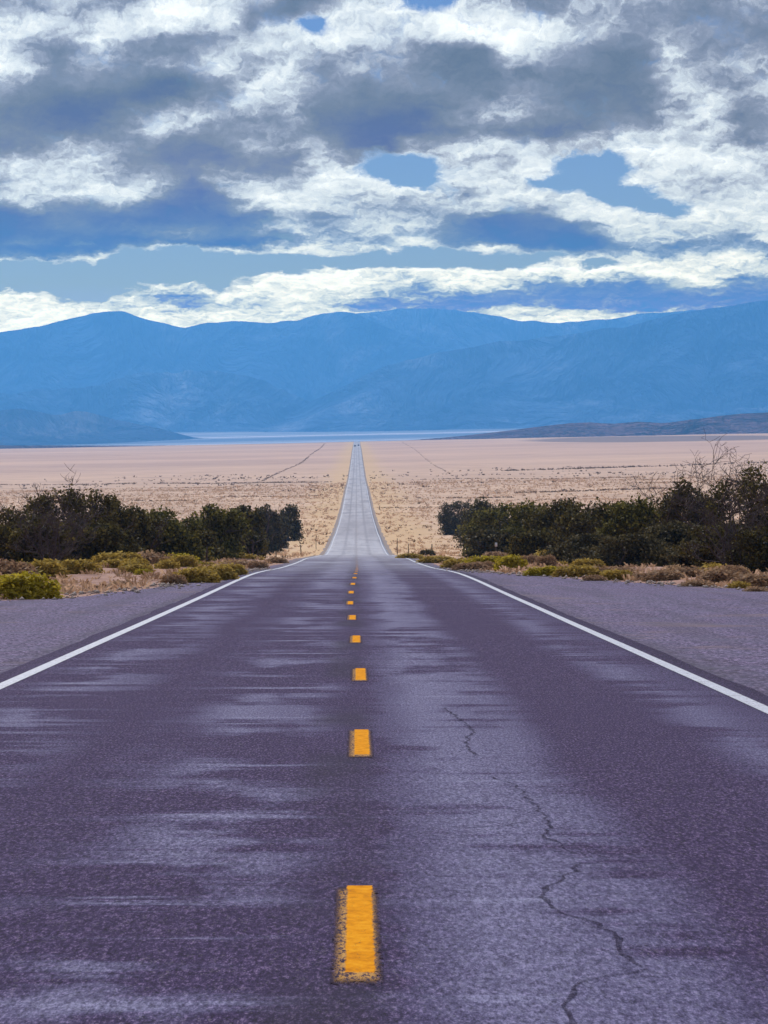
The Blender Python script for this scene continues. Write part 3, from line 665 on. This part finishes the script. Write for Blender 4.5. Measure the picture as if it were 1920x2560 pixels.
def juniper(px, dist, wpx, toppx, label, seed, mat=None, leaves=7000, leaf=.115, gap=0.0, dead=0.0, lean=0.0, skirt=-.06, name='juniper', cat='juniper tree', depthk=.8, sink=0.15):
    """px: centre column, wpx: width in photo px, toppx: row of its top"""
    rng = np.random.RandomState(seed); x = at(px, dist); z = G(x, dist)
    w_ = wpx / F * dist; h = CAMH - (toppx - HY) / F * dist - z
    root = empty(name, (x, dist, z - .05)); tag(root, label, cat, JG)
    n = rng.randint(20, 26); C = []; cent = []
    for i in range(n):
        a = rng.uniform(0, 2 * math.pi); r = math.sqrt(rng.rand()) * .36
        hz_ = rng.uniform(skirt + .12, .80)
        k_ = 1 - .30 * max(0, (hz_ - .5)) / .5
        rad = rng.uniform(.15, .24) * (1.1 - .35 * hz_)
        cent.append((r * math.cos(a) * k_ * w_ * 1.08 + lean * hz_ * w_, r * math.sin(a) * w_ * depthk, hz_ * h, rad * w_ , rad * h * .95))
    cent.append((lean * w_ * .7 + rng.uniform(-.08, .08) * w_, 0, h * .86, w_ * .15, h * .15))
    for q in range(2): cent.append((rng.uniform(-.3, .3) * w_ + lean * w_ * .5, rng.uniform(-.2, .2) * w_, h * rng.uniform(.72, .84), w_ * .12, h * .11))
    tot_ = sum(c[3] * c[3] for c in cent)
    pts = []
    for c in cent:
        m_ = int(1.7 * leaves * c[3] ** 2 / tot_)
        dr = rng.normal(size=(m_, 3)); dr /= np.linalg.norm(dr, axis=1)[:, None]
        rad = rng.rand(m_) ** .38 * (1 + .22 * rng.normal(size=m_) * .6)
        # sprays: shoots sticking out of the lump
        lump = 1 + .28 * np.sin(dr[:, 0] * 7 + c[0] * 3) * np.sin(dr[:, 2] * 8 + c[2]) 
        p = np.stack([c[0] + dr[:, 0] * c[3] * rad * lump, c[1] + dr[:, 1] * c[3] * depthk * rad * lump, c[2] + dr[:, 2] * c[4] * rad * lump], 1)
        if gap: p = p[rng.rand(m_) > gap]
        pts.append(p)
    p = np.concatenate(pts); p = p[p[:, 2] > .02]
    # feathery top shoots
    m_ = 14; a = rng.uniform(-.42, .42, m_)
    for q in range(m_):
        bx = a[q] * w_ + lean * w_ * .5; bz = h * (.93 - 1.6 * a[q] ** 2) * rng.uniform(.85, 1.0)
        L = rng.uniform(.03, .08) * h; kx = rng.normal() * .25; nn_ = 14
        tq = rng.rand(nn_)
        p = np.concatenate([p, np.stack([bx + kx * L * tq + rng.normal(size=nn_) * .05 * (1 - tq), rng.normal(size=nn_) * .1 * w_ * .3 + 0 * tq, bz + tq * L], 1)])
    v, f = quads(p, leaf * min(dist, 330) / 200, rng, up=.5, elong=1.5)
    mesh_np('crown', v, f, mat or M_jun, root)
    paths = []
    for q in range(rng.randint(3, 5)):
        d_ = np.array([rng.normal() * .45 + lean, rng.normal() * .35, 1.0]); d_ /= np.linalg.norm(d_)
        branchwork(rng, (rng.normal() * .12, rng.normal() * .1, -.15), d_, h * .62, .05 * h ** .8, 2, paths, kids=3)
    tubes(paths, 'trunk', M_bark, root)
    if dead:
        paths = []
        for q in range(int(dead)):
            d_ = np.array([rng.normal() * .55, -.25 + rng.normal() * .3, .8]); d_ /= np.linalg.norm(d_)
            branchwork(rng, (rng.uniform(-.25, .25) * w_, -.3 * w_ * depthk, h * rng.uniform(.12, .4)), d_, h * .45, .022 * h, 3, paths, .5, 3)
        tubes(paths, 'dead_branch', M_dead, root, sides=4)
    return root

def bare_tree(px, dist, wpx, toppx, label, seed, base_h=0.0, trunks=6, mat=None, depth=4, group=None, rad=.02):
    rng = np.random.RandomState(seed); x = at(px, dist); z = G(x, dist); w_ = wpx / F * dist; h = CAMH - (toppx - HY) / F * dist - z
    root = empty('dead_tree', (x, dist, z - .05)); tag(root, label, 'dead tree', group)
    t1, t2 = [], []
    for q in range(trunks):
        d_ = np.array([rng.uniform(-.5, .5) * w_ / h * 1.6, rng.normal() * .2, 1.0]); d_ /= np.linalg.norm(d_)
        loc = []
        branchwork(rng, (rng.normal() * .15, rng.normal() * .1, -.1), d_, h * rng.uniform(.68, .9), rad * h, depth, loc, .42, 3)
        t1.append(loc[0]); t2 += loc[1:]
    tubes(t1, 'trunk', mat or M_dead, root); tubes(t2, 'branches', mat or M_dead, root, sides=4)
    return root

JG = 'junipers behind the road verge'
# left row, near to far
L_ = [
 (30, 150, 190, 1262, 'dark juniper at the left edge of the photo', 11, M_jun, dict()),
 (150, 172, 150, 1212, 'tallest and darkest round juniper of the left row', 12, M_jun, dict(leaves=8500)),
 (95, 140, 120, 1300, 'low dark juniper in front of the tall round one on the left', 32, M_jun, dict()),
 (235, 182, 105, 1216, 'thin see-through juniper with grey twigs right of the tallest left one', 13, M_jun, dict(leaves=3600, dead=2)),
 (285, 190, 90, 1233, 'small open-topped juniper left of the notch in the left row', 14, M_jun, dict(leaves=4200)),
 (250, 170, 150, 1300, 'low dense juniper filling the middle of the left row', 33, M_jun, dict()),
 (345, 196, 120, 1262, 'flat-topped dark juniper with a dead tip sticking up, mid left row', 15, M_jun, dict(dead=1)),
 (425, 205, 150, 1268, 'olive-tipped wide juniper in the middle of the left row', 16, M_jung, dict()),
 (530, 225, 125, 1256, 'round-headed olive juniper standing above the yellow shrubs on the left', 17, M_jung, dict()),
 (480, 212, 120, 1310, 'low dark juniper under the two olive ones of the left row', 34, M_jun, dict()),
 (608, 300, 90, 1260, 'small dark juniper second before the road end of the left row', 18, M_jun, dict(dead=1)),
 (664, 430, 62, 1260, 'greyish open juniper near the road end of the left row', 19, M_oliv, dict(dead=1)),
 (690, 480, 52, 1282, 'low grey-green juniper under the last one of the left row', 35, M_oliv, dict()),
 (722, 540, 46, 1256, 'last small juniper of the left row, nearest the road', 20, M_jun, dict(leaves=4500)),
 (590, 240, 110, 1318, 'low black-shadowed juniper behind the left fence post', 36, M_jun, dict()),
]
for (px, dist, wp, tp, lab, sd_, mt, kw) in L_:
    juniper(px, dist, wp * 1.45, tp, lab, sd_, mt, **kw)
# right row
R_ = [
 (1148, 590, 74, 1250, 'leftmost grey-green juniper of the right row, nearest the road', 41, M_oliv, dict()),
 (1200, 430, 105, 1244, 'rounded dark green juniper second from the road end of the right row', 42, M_jun, dict()),
 (1262, 310, 140, 1256, 'bright-topped green juniper behind the white-tipped post', 43, M_jung, dict(leaves=8000)),
 (1230, 250, 110, 1322, 'low grey bushy juniper just left of the white-tipped post', 53, M_oliv, dict(dead=1)),
 (1330, 250, 150, 1250, 'wide green juniper right of the white-tipped post', 44, M_jung, dict(leaves=8000)),
 (1410, 225, 150, 1242, 'green juniper with a small pointed top in the middle of the right row', 45, M_jun, dict(leaves=8000)),
 (1350, 220, 130, 1320, 'low dark juniper under the green middle of the right row', 54, M_jun, dict()),
 (1500, 200, 170, 1248, 'broad dark juniper in the middle right of the right row', 46, M_jun, dict(leaves=8500)),
 (1600, 180, 160, 1240, 'broad dark green juniper left of the dead branches', 47, M_jung, dict(leaves=8500)),
 (1470, 168, 150, 1330, 'low grey-green juniper behind the golden shrubs on the right', 55, M_oliv, dict(dead=1)),
 (1725, 165, 130, 1196, 'tall dark juniper with a ragged left side below the dead branches', 48, M_jun, dict(leaves=8500)),
 (1690, 150, 210, 1300, 'wide olive-grey juniper in front of the tall ones on the right', 49, M_oliv, dict(leaves=9500)),
 (1590, 148, 170, 1330, 'low olive-grey juniper at the foot of the right row', 56, M_oliv, dict(leaves=7500, dead=1)),
 (1880, 150, 170, 1158, 'tallest juniper at the right edge of the photo', 50, M_jun, dict(leaves=9500)),
 (1840, 132, 200, 1300, 'dark low juniper in the lower right of the right row', 51, M_jun, dict(leaves=9000)),
 (1770, 136, 150, 1345, 'low twiggy juniper behind the brown shrubs on the right', 57, M_oliv, dict(leaves=7000, dead=1)),
 (1925, 128, 150, 1310, 'low dark juniper cut by the right edge of the photo', 52, M_jun, dict()),
]
JG = 'junipers behind the gravel pull-out'
for (px, dist, wp, tp, lab, sd_, mt, kw) in R_:
    juniper(px, dist, wp * 1.45, tp, lab, sd_, mt, **kw)
bare_tree(120, 136, 150, 1252, 'pale grey leafless tree in front of the left junipers', 61, trunks=9, rad=.009)
bare_tree(1800, 152, 170, 1172, 'dark bare branches sticking up above the right junipers', 62, trunks=7, mat=M_deadd, rad=.010)
bare_tree(1830, 128, 150, 1215, 'tangled grey leafless tree among the tall right junipers', 63, trunks=8, rad=.008)
bare_tree(628, 236, 60, 1322, 'small leaning dead trunk at the road end of the left row', 64, trunks=2, depth=2, rad=.035)

# ------------------------------------------------------------------ low shrubs
def shrub_mesh(name, seed, w_, h, n, leaf, mat, spiky=.5):
    rng = np.random.RandomState(seed)
    ks = rng.randint(5, 9); cs = [(rng.uniform(-.28, .28), rng.uniform(-.25, .25), rng.uniform(.28, .42)) for _ in range(ks)]
    P_ = []
    for c in cs:
        m_ = n // ks; dr = rng.normal(size=(m_, 3)); dr[:, 2] = np.abs(dr[:, 2]); dr /= np.linalg.norm(dr, axis=1)[:, None]
        r_ = rng.rand(m_) ** .33 * rng.uniform(.85, 1.12, m_)
        P_.append(np.stack([(c[0] + dr[:, 0] * r_ * c[2]) * w_, (c[1] + dr[:, 1] * r_ * c[2]) * w_, dr[:, 2] * r_ * h * (.72 + .9 * (c[2] - .28)) + .02], 1))
    p = np.concatenate(P_)
    v, f = quads(p, leaf, rng, up=spiky * 3, elong=2.4)
    me = bpy.data.meshes.new(name)
    me.vertices.add(len(v)); me.vertices.foreach_set('co', v.astype(np.float32).ravel())
    me.loops.add(f.size); me.loops.foreach_set('vertex_index', f.astype(np.int32).ravel())
    me.polygons.add(len(f)); me.polygons.foreach_set('loop_start', np.arange(0, f.size, 4, dtype=np.int32)); me.update(calc_edges=True)
    me.materials.append(mat)
    return me
kinds = {}
for nm, mt, pr in (('lime', M_lime, (5200, .055)), ('gold', M_gold, (4200, .06)), ('brown', M_brown, (3600, .06)), ('sage', M_oliv, (3600, .06))):
    kinds[nm] = [shrub_mesh(nm + '_shrub', 100 + i + len(nm) * 7, 1.0, 1.0, pr[0], pr[1], mt) for i in range(4)]
_rs = random.Random(5)
def shrub(px, ybase, wpx, hpx, kind, label, group=None, dist=None):
    dd = dist or 14397.0 / (ybase - 1319.0)
    if dist is None and dd > 130:      # on the steepening slope use the true profile
        ds = np.linspace(100, 260, 400); yy = HY + F * (CAMH - prof(ds)) / ds
        dd = float(ds[np.argmin(np.abs(yy - ybase))])
    x = at(px, dd); me = _rs.choice(kinds[kind])
    o = bpy.data.objects.new({'lime': 'rabbitbrush', 'gold': 'rabbitbrush', 'brown': 'dry_shrub', 'sage': 'sagebrush'}[kind], me); COL.objects.link(o)
    o.location = (x, dd, G(x, dd) - .04); o.scale = (1.4 * wpx / F * dd, wpx / F * dd, 1.2 * hpx / F * dd); o.rotation_euler.z = _rs.uniform(-.6, .6)
    tag(o, label, {'lime': 'rabbitbrush', 'gold': 'rabbitbrush', 'brown': 'dry shrub', 'sage': 'sagebrush'}[kind], group)
    return o
GLs = 'yellow shrubs on the left verge'; GRs = 'yellow shrubs on the right verge'
for a in [
 (45, 1497, 125, 68, 'lime', 'big bright yellow-green rabbitbrush at the left edge beside the gravel', GLs),
 (95, 1446, 100, 52, 'gold', 'golden rabbitbrush right behind the big yellow-green one', GLs),
 (10, 1450, 110, 60, 'brown', 'brown bush behind the big yellow-green one at the left edge', GLs),
 (138, 1424, 66, 36, 'lime', 'spiky yellow-green rabbitbrush below the grey leafless tree', GLs),
 (185, 1436, 90, 40, 'gold', 'golden rabbitbrush left of the dark gap in the verge', GLs),
 (190, 1412, 80, 30, 'brown', 'brownish shrub at the foot of the tallest left juniper', GLs),
 (238, 1412, 50, 26, 'sage', 'grey-brown shrub in front of the dark gap in the verge', GLs),
 (300, 1424, 90, 42, 'gold', 'wide golden rabbitbrush in the middle of the left verge', GLs),
 (335, 1434, 50, 26, 'gold', 'pale golden tuft before the wide golden rabbitbrush', GLs),
 (360, 1441, 34, 20, 'lime', 'small round yellow-green rabbitbrush alone on the pink dirt', GLs),
 (385, 1424, 84, 44, 'brown', 'tall brown-gold shrub right of the wide golden rabbitbrush', GLs),
 (455, 1421, 70, 36, 'lime', 'green-tinged rabbitbrush left of the nearest left post', GLs),
 (440, 1404, 90, 24, 'gold', 'low golden shrub against the shade of the left junipers', GLs),
 (500, 1404, 90, 26, 'gold', 'golden shrub behind the nearest left post', GLs),
 (560, 1402, 90, 24, 'gold', 'golden shrub at the foot of the round olive juniper', GLs),
 (430, 1462, 46, 30, 'brown', 'olive-brown clump at the left end of the roadside tuft row', GLs),
 (480, 1458, 86, 40, 'gold', 'yellow-brown shrub in the roadside row by the white line', GLs),
 (535, 1452, 76, 40, 'gold', 'second yellow-brown shrub of the roadside row by the white line', GLs),
 (580, 1438, 60, 32, 'gold', 'yellow-brown shrub at the right end of the roadside row', GLs),
 (640, 1422, 40, 22, 'brown', 'dark golden clump beside the white line before the road dips', GLs),
 (600, 1418, 80, 22, 'brown', 'low tan shrub between the left posts', GLs),
 (140, 1474, 50, 22, 'brown', 'flat brown clump right of the big yellow-green rabbitbrush', GLs),
 (120, 1494, 50, 20, 'brown', 'low brown clump touching the gravel edge on the left', GLs),
 (248, 1473, 46, 14, 'brown', 'flat golden clump on the bare dirt near the left gravel', GLs),
 (310, 1463, 46, 15, 'brown', 'flat rusty clump on the bare dirt further along', GLs),
 (690, 1408, 44, 16, 'brown', 'low tan clump at the foot of the tall thin left post', GLs),
]: shrub(*a)
for a in [
 (1270, 1428, 60, 40, 'lime', 'upright yellow-green rabbitbrush at the foot of the white-tipped post', GRs),
 (1215, 1424, 80, 34, 'lime', 'yellow-green shrub left of the white-tipped post', GRs),
 (1160, 1420, 70, 26, 'gold', 'low pale yellow shrub left of the yellow-green ones', GRs),
 (1100, 1408, 70, 20, 'gold', 'low pale yellow shrub beside the green steel post', GRs),
 (1292, 1418, 40, 22, 'gold', 'small golden shrub right of the white-tipped post', GRs),
 (1360, 1418, 74, 40, 'gold', 'high rounded golden rabbitbrush against the dark junipers', GRs),
 (1362, 1441, 72, 28, 'lime', 'pale yellow-green rabbitbrush below the high golden one', GRs),
 (1400, 1422, 40, 24, 'gold', 'small golden shrub right of the high rounded one', GRs),
 (1440, 1444, 80, 34, 'gold', 'wide golden rabbitbrush next to the gravel pull-out', GRs),
 (1470, 1428, 56, 28, 'gold', 'bright-topped golden shrub at the edge of the juniper shade', GRs),
 (1490, 1454, 44, 18, 'brown', 'small dark brown clump on the gravel edge', GRs),
 (1540, 1452, 60, 30, 'gold', 'golden-green shrub alone on the right gravel edge', GRs),
 (1530, 1424, 66, 40, 'sage', 'rounded grey-green sagebrush below the right junipers', GRs),
 (1600, 1452, 50, 22, 'brown', 'brown clump right of the golden-green shrub', GRs),
 (1660, 1456, 80, 28, 'brown', 'tan-brown clump in the middle of the far right verge', GRs),
 (1720, 1454, 90, 36, 'brown', 'wide tan-brown clump in the far right verge', GRs),
 (1780, 1448, 80, 42, 'gold', 'orange-tinted tall shrub in the far right verge', GRs),
 (1750, 1468, 60, 20, 'brown', 'low brown clump on the gravel below the orange-tinted shrub', GRs),
 (1815, 1462, 90, 40, 'brown', 'tall tan clump right of the orange-tinted shrub', GRs),
 (1845, 1472, 44, 20, 'gold', 'small olive clump on the gravel near the right edge', GRs),
 (1890, 1470, 90, 36, 'brown', 'tan clump at the right edge of the photo', GRs),
 (1900, 1480, 50, 16, 'brown', 'low dark clump on the gravel at the right edge', GRs),
 (1020, 1396, 50, 14, 'gold', 'low yellow tuft by the white line before the road dips on the right', GRs),
]: shrub(*a)
for side, lab, g_, n_, cnt in ((-1, 'one of the small golden shrubs between the larger ones, left of the road', GLs, 'gold', 22),
                               (1, 'one of the small tan-gold shrubs between the larger ones, right of the road', GRs, 'brown', 16)):
    for q in range(cnt):
        if side < 0: px_ = _rs.uniform(-10, 620); yb_ = _rs.uniform(1398, 1446 - px_ * .03)
        else: px_ = _rs.uniform(1120, 1930); yb_ = 1404 + (px_ - 1100) * .055 + _rs.uniform(0, 22)
        shrub(px_, yb_, _rs.uniform(40, 78), _rs.uniform(17, 32), _rs.choice([n_, n_, 'gold']), lab, g_)
shrub(1066, 1377, 27, 17, 'sage', 'small dark bush beside the green steel post', None, dist=330)

# ------------------------------------------------------------------ posts
def post(px, dist, toppx, wm, label, mat, kind='wood', group=None, lean=0.0):
    x = at(px, dist); z = G(x, dist); h = CAMH - (toppx - HY) / F * dist - z
    root = empty('fence_post' if kind != 'reflector' else 'marker_post', (x, dist, z))
    tag(root, label, 'post', group)
    r = wm / 2
    if kind == 'wood':
        n = 7; pts = [(lean * h * i / n + .01 * math.sin(i * 2.1), 0, -.25 + (h + .25) * i / n) for i in range(n + 1)]
        rad = [r * (1.15 - .3 * i / n) for i in range(n + 1)] ; pts.append((pts[-1][0], 0, pts[-1][2] + .01)); rad.append(.003)
        tubes([(pts, rad)], 'shaft', mat, root, sides=7)
        for f in (.45, .8): tubes([([( -r * 1.4, -r * .9, h * f), (r * 1.4, -r * .9, h * f)], (.006, .006))], 'wire_staple', M_wire, root, sides=4)
    else:
        # steel T-section: flange + web
        fl = r; V_ = []; Fc = []
        def bx(x0, x1, y0, y1, z0, z1):
            o_ = len(V_)
            for zz in (z0, z1):
                for q in ((x0, y0), (x1, y0), (x1, y1), (x0, y1)): V_.append((*q, zz))
            for q in ((0, 1, 2, 3), (7, 6, 5, 4), (0, 4, 5, 1), (1, 5, 6, 2), (2, 6, 7, 3), (3, 7, 4, 0)): Fc.append(tuple(o_ + k_ for k_ in q))
        bx(-fl, fl, -.006, .006, -.3, h); bx(-.006, .006, .007, fl * 1.2, -.3, h - .004)
        for q in range(int(h / .12)): bx(-.014, .014, -.020, -.0065, .1 + q * .12, .125 + q * .12)
        mesh_np('shaft', V_, np.array(Fc), mat, root)
        if kind == 'reflector':
            V_, Fc = [], []
            bx(-.075, .075, -.045, -.022, h - .24, h + .01); bx(-.055, .055, -.052, -.046, h - .20, h - .03)
            mesh_np('reflector_plate', V_, np.array(Fc), M_refl, root)
    return root
PG = None
post(517, 178, 1368, .10, 'dark wooden post among the golden shrubs, nearest on the left', M_post)
post(690, 260, 1363, .075, 'tall thin post standing alone against the tan plain, left of the road', M_steel, 'steel')
post(753, 340, 1362, .10, 'crooked post with a dark tuft at its foot, left of the dip', M_post, lean=-.06)
post(790, 470, 1338, .08, 'farthest thin post on the left side of the road', M_post)
post(1240.5, 215, 1357, .075, 'white-tipped marker post in front of the right junipers', M_bark, 'reflector')
post(1080, 300, 1360, .085, 'green steel post beside the small dark bush, right of the road', M_steel, 'steel')
post(1021, 330, 1359, .075, 'thin dark post close to the right edge of the road', M_post)
post(993, 420, 1346, .09, 'short post farther down the right side of the road', M_post)
post(949, 900, 1264, .14, 'farthest post by the right roadside, down on the plain', M_post)

# ------------------------------------------------------------------ the two far vehicles
def car(x, dist, col, label):
    z = G(0, dist) + .03; root = empty('car', (x, dist, z)); tag(root, label, 'car', 'cars far down the road')
    P2 = [(-2.2, .35), (-2.25, .75), (-2.0, 1.0), (-1.3, 1.1), (-.8, 1.62), (1.5, 1.66), (2.1, 1.1), (2.25, .9), (2.2, .35)]
    V_ = [(sx * (.92 if zz < 1.2 else .74), yy, zz) for sx in (-1, 1) for yy, zz in P2]; n = len(P2)
    bm_f = [(i, i + 1, n + i + 1, n + i) for i in range(n - 1)] + [(n - 1, 0, n, 2 * n - 1)]
    me = bpy.data.meshes.new('body'); me.from_pydata(V_, [], bm_f + [tuple(range(n)), tuple(range(2 * n - 1, n - 1, -1))]); me.update()
    me.materials.append(col); b_ = bpy.data.objects.new('body', me); COL.objects.link(b_); b_.parent = root
    wv = [(-.68, -1.26, 1.14), (.68, -1.26, 1.14), (.62, -.86, 1.56), (-.62, -.86, 1.56)]
    mesh_np('windscreen', np.array(wv) + np.array([0, -.03, .02]), np.array([[0, 1, 2, 3]]), M_glass, root)
    for sx in (-1, 1):
        for yy in (-1.4, 1.4):
            tubes([([(sx * .70, yy, .34), (sx * .71, yy, .34), (sx * .93, yy, .34), (sx * .94, yy, .34)], (.02, .34, .34, .02))], 'wheel', M_tyre, root, sides=12)
M_glass = plain_mat('dark_glass', (.02, .025, .03), (.03, .035, .04), 3, .1)
M_tyre = plain_mat('tyre_rubber', (.015, .015, .016), (.03, .03, .03), 8)
M_car1 = plain_mat('dark_blue_paint', (.02, .025, .045), (.025, .03, .055), 2, .3)
M_car2 = plain_mat('dark_grey_paint', (.05, .05, .06), (.06, .06, .07), 2, .3)
car(1.8, 3830, M_car1, 'dark speck of a car at the far end of the road, right lane')
car(-1.9, 3700, M_car2, 'fainter grey speck of a car at the far end of the road, left lane')

# ------------------------------------------------------------------ tracks and brush lines on the plain
def brush_line(pts, label, n, size, seed):
    """a worn line of dark brush across the plain; pts = (photo column, distance)"""
    rng = np.random.RandomState(seed); P_ = np.array([(at(a, b), b) for a, b in pts])
    t_ = np.sort(rng.rand(n)) * (len(P_) - 1); i = np.minimum(t_.astype(int), len(P_) - 2); f = (t_ - i)[:, None]
    p = P_[i] * (1 - f) + P_[i + 1] * f
    p[:, 1] += rng.normal(size=n) * size * 3.0; p[:, 0] += rng.normal(size=n) * size * .7
    s = .62 * size * rng.uniform(.25, 1.2, n) ** 1.7
    return p, s
# ------------------------------------------------------------------ grass and brush cover
def clumps(name, xy, size, mat, seed, blades=7, height=1.0, label=None, spread=.5):
    rng = np.random.RandomState(seed); n = len(xy)
    z = terrain(xy[:, 0], xy[:, 1]) - .03
    th = rng.uniform(0, 2 * math.pi, (n, blades)); r_ = rng.rand(n, blades) * spread
    s = size[:, None]
    bx_ = xy[:, :1] + np.cos(th) * r_ * s; by_ = xy[:, 1:] + np.sin(th) * r_ * s; bz_ = np.repeat(z[:, None], blades, 1)
    hh = s * height * rng.uniform(.35, 1.0, (n, blades)); out = rng.uniform(.1, .7, (n, blades)) * s
    tx = bx_ + np.cos(th) * out; ty = by_ + np.sin(th) * out; tz = bz_ + hh
    wd = s * rng.uniform(.10, .26, (n, blades)); pa = rng.uniform(0, math.pi, (n, blades))
    ox, oy = np.cos(pa) * wd, np.sin(pa) * wd
    v = np.stack([np.stack([bx_ - ox, by_ - oy, bz_], -1), np.stack([bx_ + ox, by_ + oy, bz_], -1),
                  np.stack([tx + ox * .5, ty + oy * .5, tz], -1), np.stack([tx - ox * .5, ty - oy * .5, tz * 1.0], -1)], 2).reshape(-1, 3)
    f = np.arange(n * blades * 4).reshape(-1, 4)
    o = mesh_np(name, v, f, mat); o['kind'] = 'stuff'
    if label: o['label'] = label
    return o
rg = np.random.RandomState(77)
def scatter(n, y0, y1, wid, power=1.0, margin=.4, dens=None):
    y = (y0 ** power + rg.rand(n) * (y1 ** power - y0 ** power)) ** (1 / power)
    x = (rg.rand(n) * 2 - 1) * (wid * y + 4)
    g_ = np.where(x < 0, gl(y), gr(y)) + .25 + margin * rg.rand(n)
    k_ = np.abs(x) > g_
    if dens is not None: k_ &= rg.rand(n) < dens(x, y)
    return np.stack([x[k_], y[k_]], 1)
cl1 = lambda x, y: .15 + .85 * sstep(fbm(x / 4.0 + 3, y / 6.0, 3), -.02, .14)
xy = scatter(26000, 76, 260, .17, 1.3, dens=cl1)
clumps('dry_grass', xy, .12 + .24 * rg.rand(len(xy)) ** 2, M_tan, 1, 9, .7, 'dry tan grass on the verges')
xy = scatter(5000, 76, 240, .17, 1.3, dens=lambda x, y: .1 + .9 * sstep(fbm(x / 3.0 + 9, y / 5.0, 3), .0, .2))
clumps('dry_weeds', xy, .14 + .25 * rg.rand(len(xy)), M_brown, 2, 9, .8, 'brown weeds on the verges')
xy = scatter(42000, 250, 1500, .15, 1.25, dens=lambda x, y: .25 + .75 * sstep(fbm(x / 14.0, y / 30.0, 3), -.08, .12))
clumps('plain_grass', xy, (.30 + .35 * rg.rand(len(xy))) * (xy[:, 1] / 420) ** .35, M_tan, 3, 5, .62, 'pale dry grass covering the plain')
xy = scatter(9000, 260, 1900, .15, 1.5, dens=lambda x, y: .03 + .97 * sstep(fbm(x / 60.0 + 5, y / 22.0 + 2, 4), .07, .20))
clumps('low_brush', xy, (.35 + .5 * rg.rand(len(xy)) ** 2) * (xy[:, 1] / 600) ** .5, M_sage, 4, 6, .7, 'low dark brush scattered on the plain')
parts_ = []
for i, (pts, n, size) in enumerate([
   ([(812, 4600), (800, 3500), (770, 2700), (752, 2350), (700, 1950), (655, 1650)], 1500, 1.5),
   ([(655, 1650), (600, 1480), (560, 1350)], 240, 1.2),
   ([(1005, 4500), (1040, 3000), (1085, 2100), (1125, 1750)], 700, 1.1),
   ([(-60, 1720), (120, 1690), (260, 1660), (340, 1670)], 420, 1.3),
   ([(390, 1640), (520, 1600), (680, 1560), (820, 1540)], 620, 1.4),
   ([(1040, 1560), (1200, 1540), (1400, 1480), (1600, 1460)], 420, 1.1),
   ([(1260, 1800), (1450, 1820), (1640, 1850), (1960, 1900)], 520, 2.0),
   ([(1040, 1060), (1200, 1050), (1280, 1040)], 160, 1.1), ([(1290, 1120), (1400, 1110), (1560, 1110), (1700, 1120)], 420, 1.3),
   ([(540, 1160), (640, 1150), (720, 1140), (820, 1150)], 200, 1.1), ([(320, 1120), (420, 1110), (480, 1090)], 110, 1.2),
   ([(780, 900), (850, 905)], 30, .8), ([(950, 930), (1010, 925), (1110, 930)], 110, .9)]):
    p_, s_ = brush_line(pts, '', n, size * (.45 if i < 3 else .8), 200 + i); parts_.append((p_, s_))
xy = np.concatenate([q[0] for q in parts_]); sz = np.concatenate([q[1] for q in parts_])
k_ = np.abs(xy[:, 0]) > 6; xy, sz = xy[k_], sz[k_]
clumps('brush_line', xy, sz, M_sage, 9, 6, .75, 'thin dark lines of brush across the plain')
# small stones along the gravel edges and on the dirt
n = 1500; y = 74 + 90 * rg.rand(n); side = np.where(rg.rand(n) < .5, -1, 1)
x = side * (np.where(side < 0, gl(y), gr(y)) + rg.normal(size=n) * .5 + .25)
cen = np.stack([x, y, terrain(x, y) + .01], 1); s = .03 + .08 * rg.rand(n) ** 3
oc = np.array([(1, 0, 0), (0, 1, 0), (-1, 0, 0), (0, -1, 0), (0, 0, .8), (0, 0, -.8)], float)
v = cen[:, None] + (oc[None] * rg.uniform(.6, 1.2, (n, 6, 1))) * s[:, None, None]
ft = np.array([(0, 1, 4), (1, 2, 4), (2, 3, 4), (3, 0, 4), (1, 0, 5), (2, 1, 5), (3, 2, 5), (0, 3, 5)])
f = (np.arange(n)[:, None, None] * 6 + ft[None]).reshape(-1, 3)
M_stone = plain_mat('pale_stone', (.20, .15, .14), (.42, .35, .32), 3)
o = mesh_np('stones', v.reshape(-1, 3), f, M_stone); o['kind'] = 'stuff'; o['label'] = 'small stones along the gravel edges'
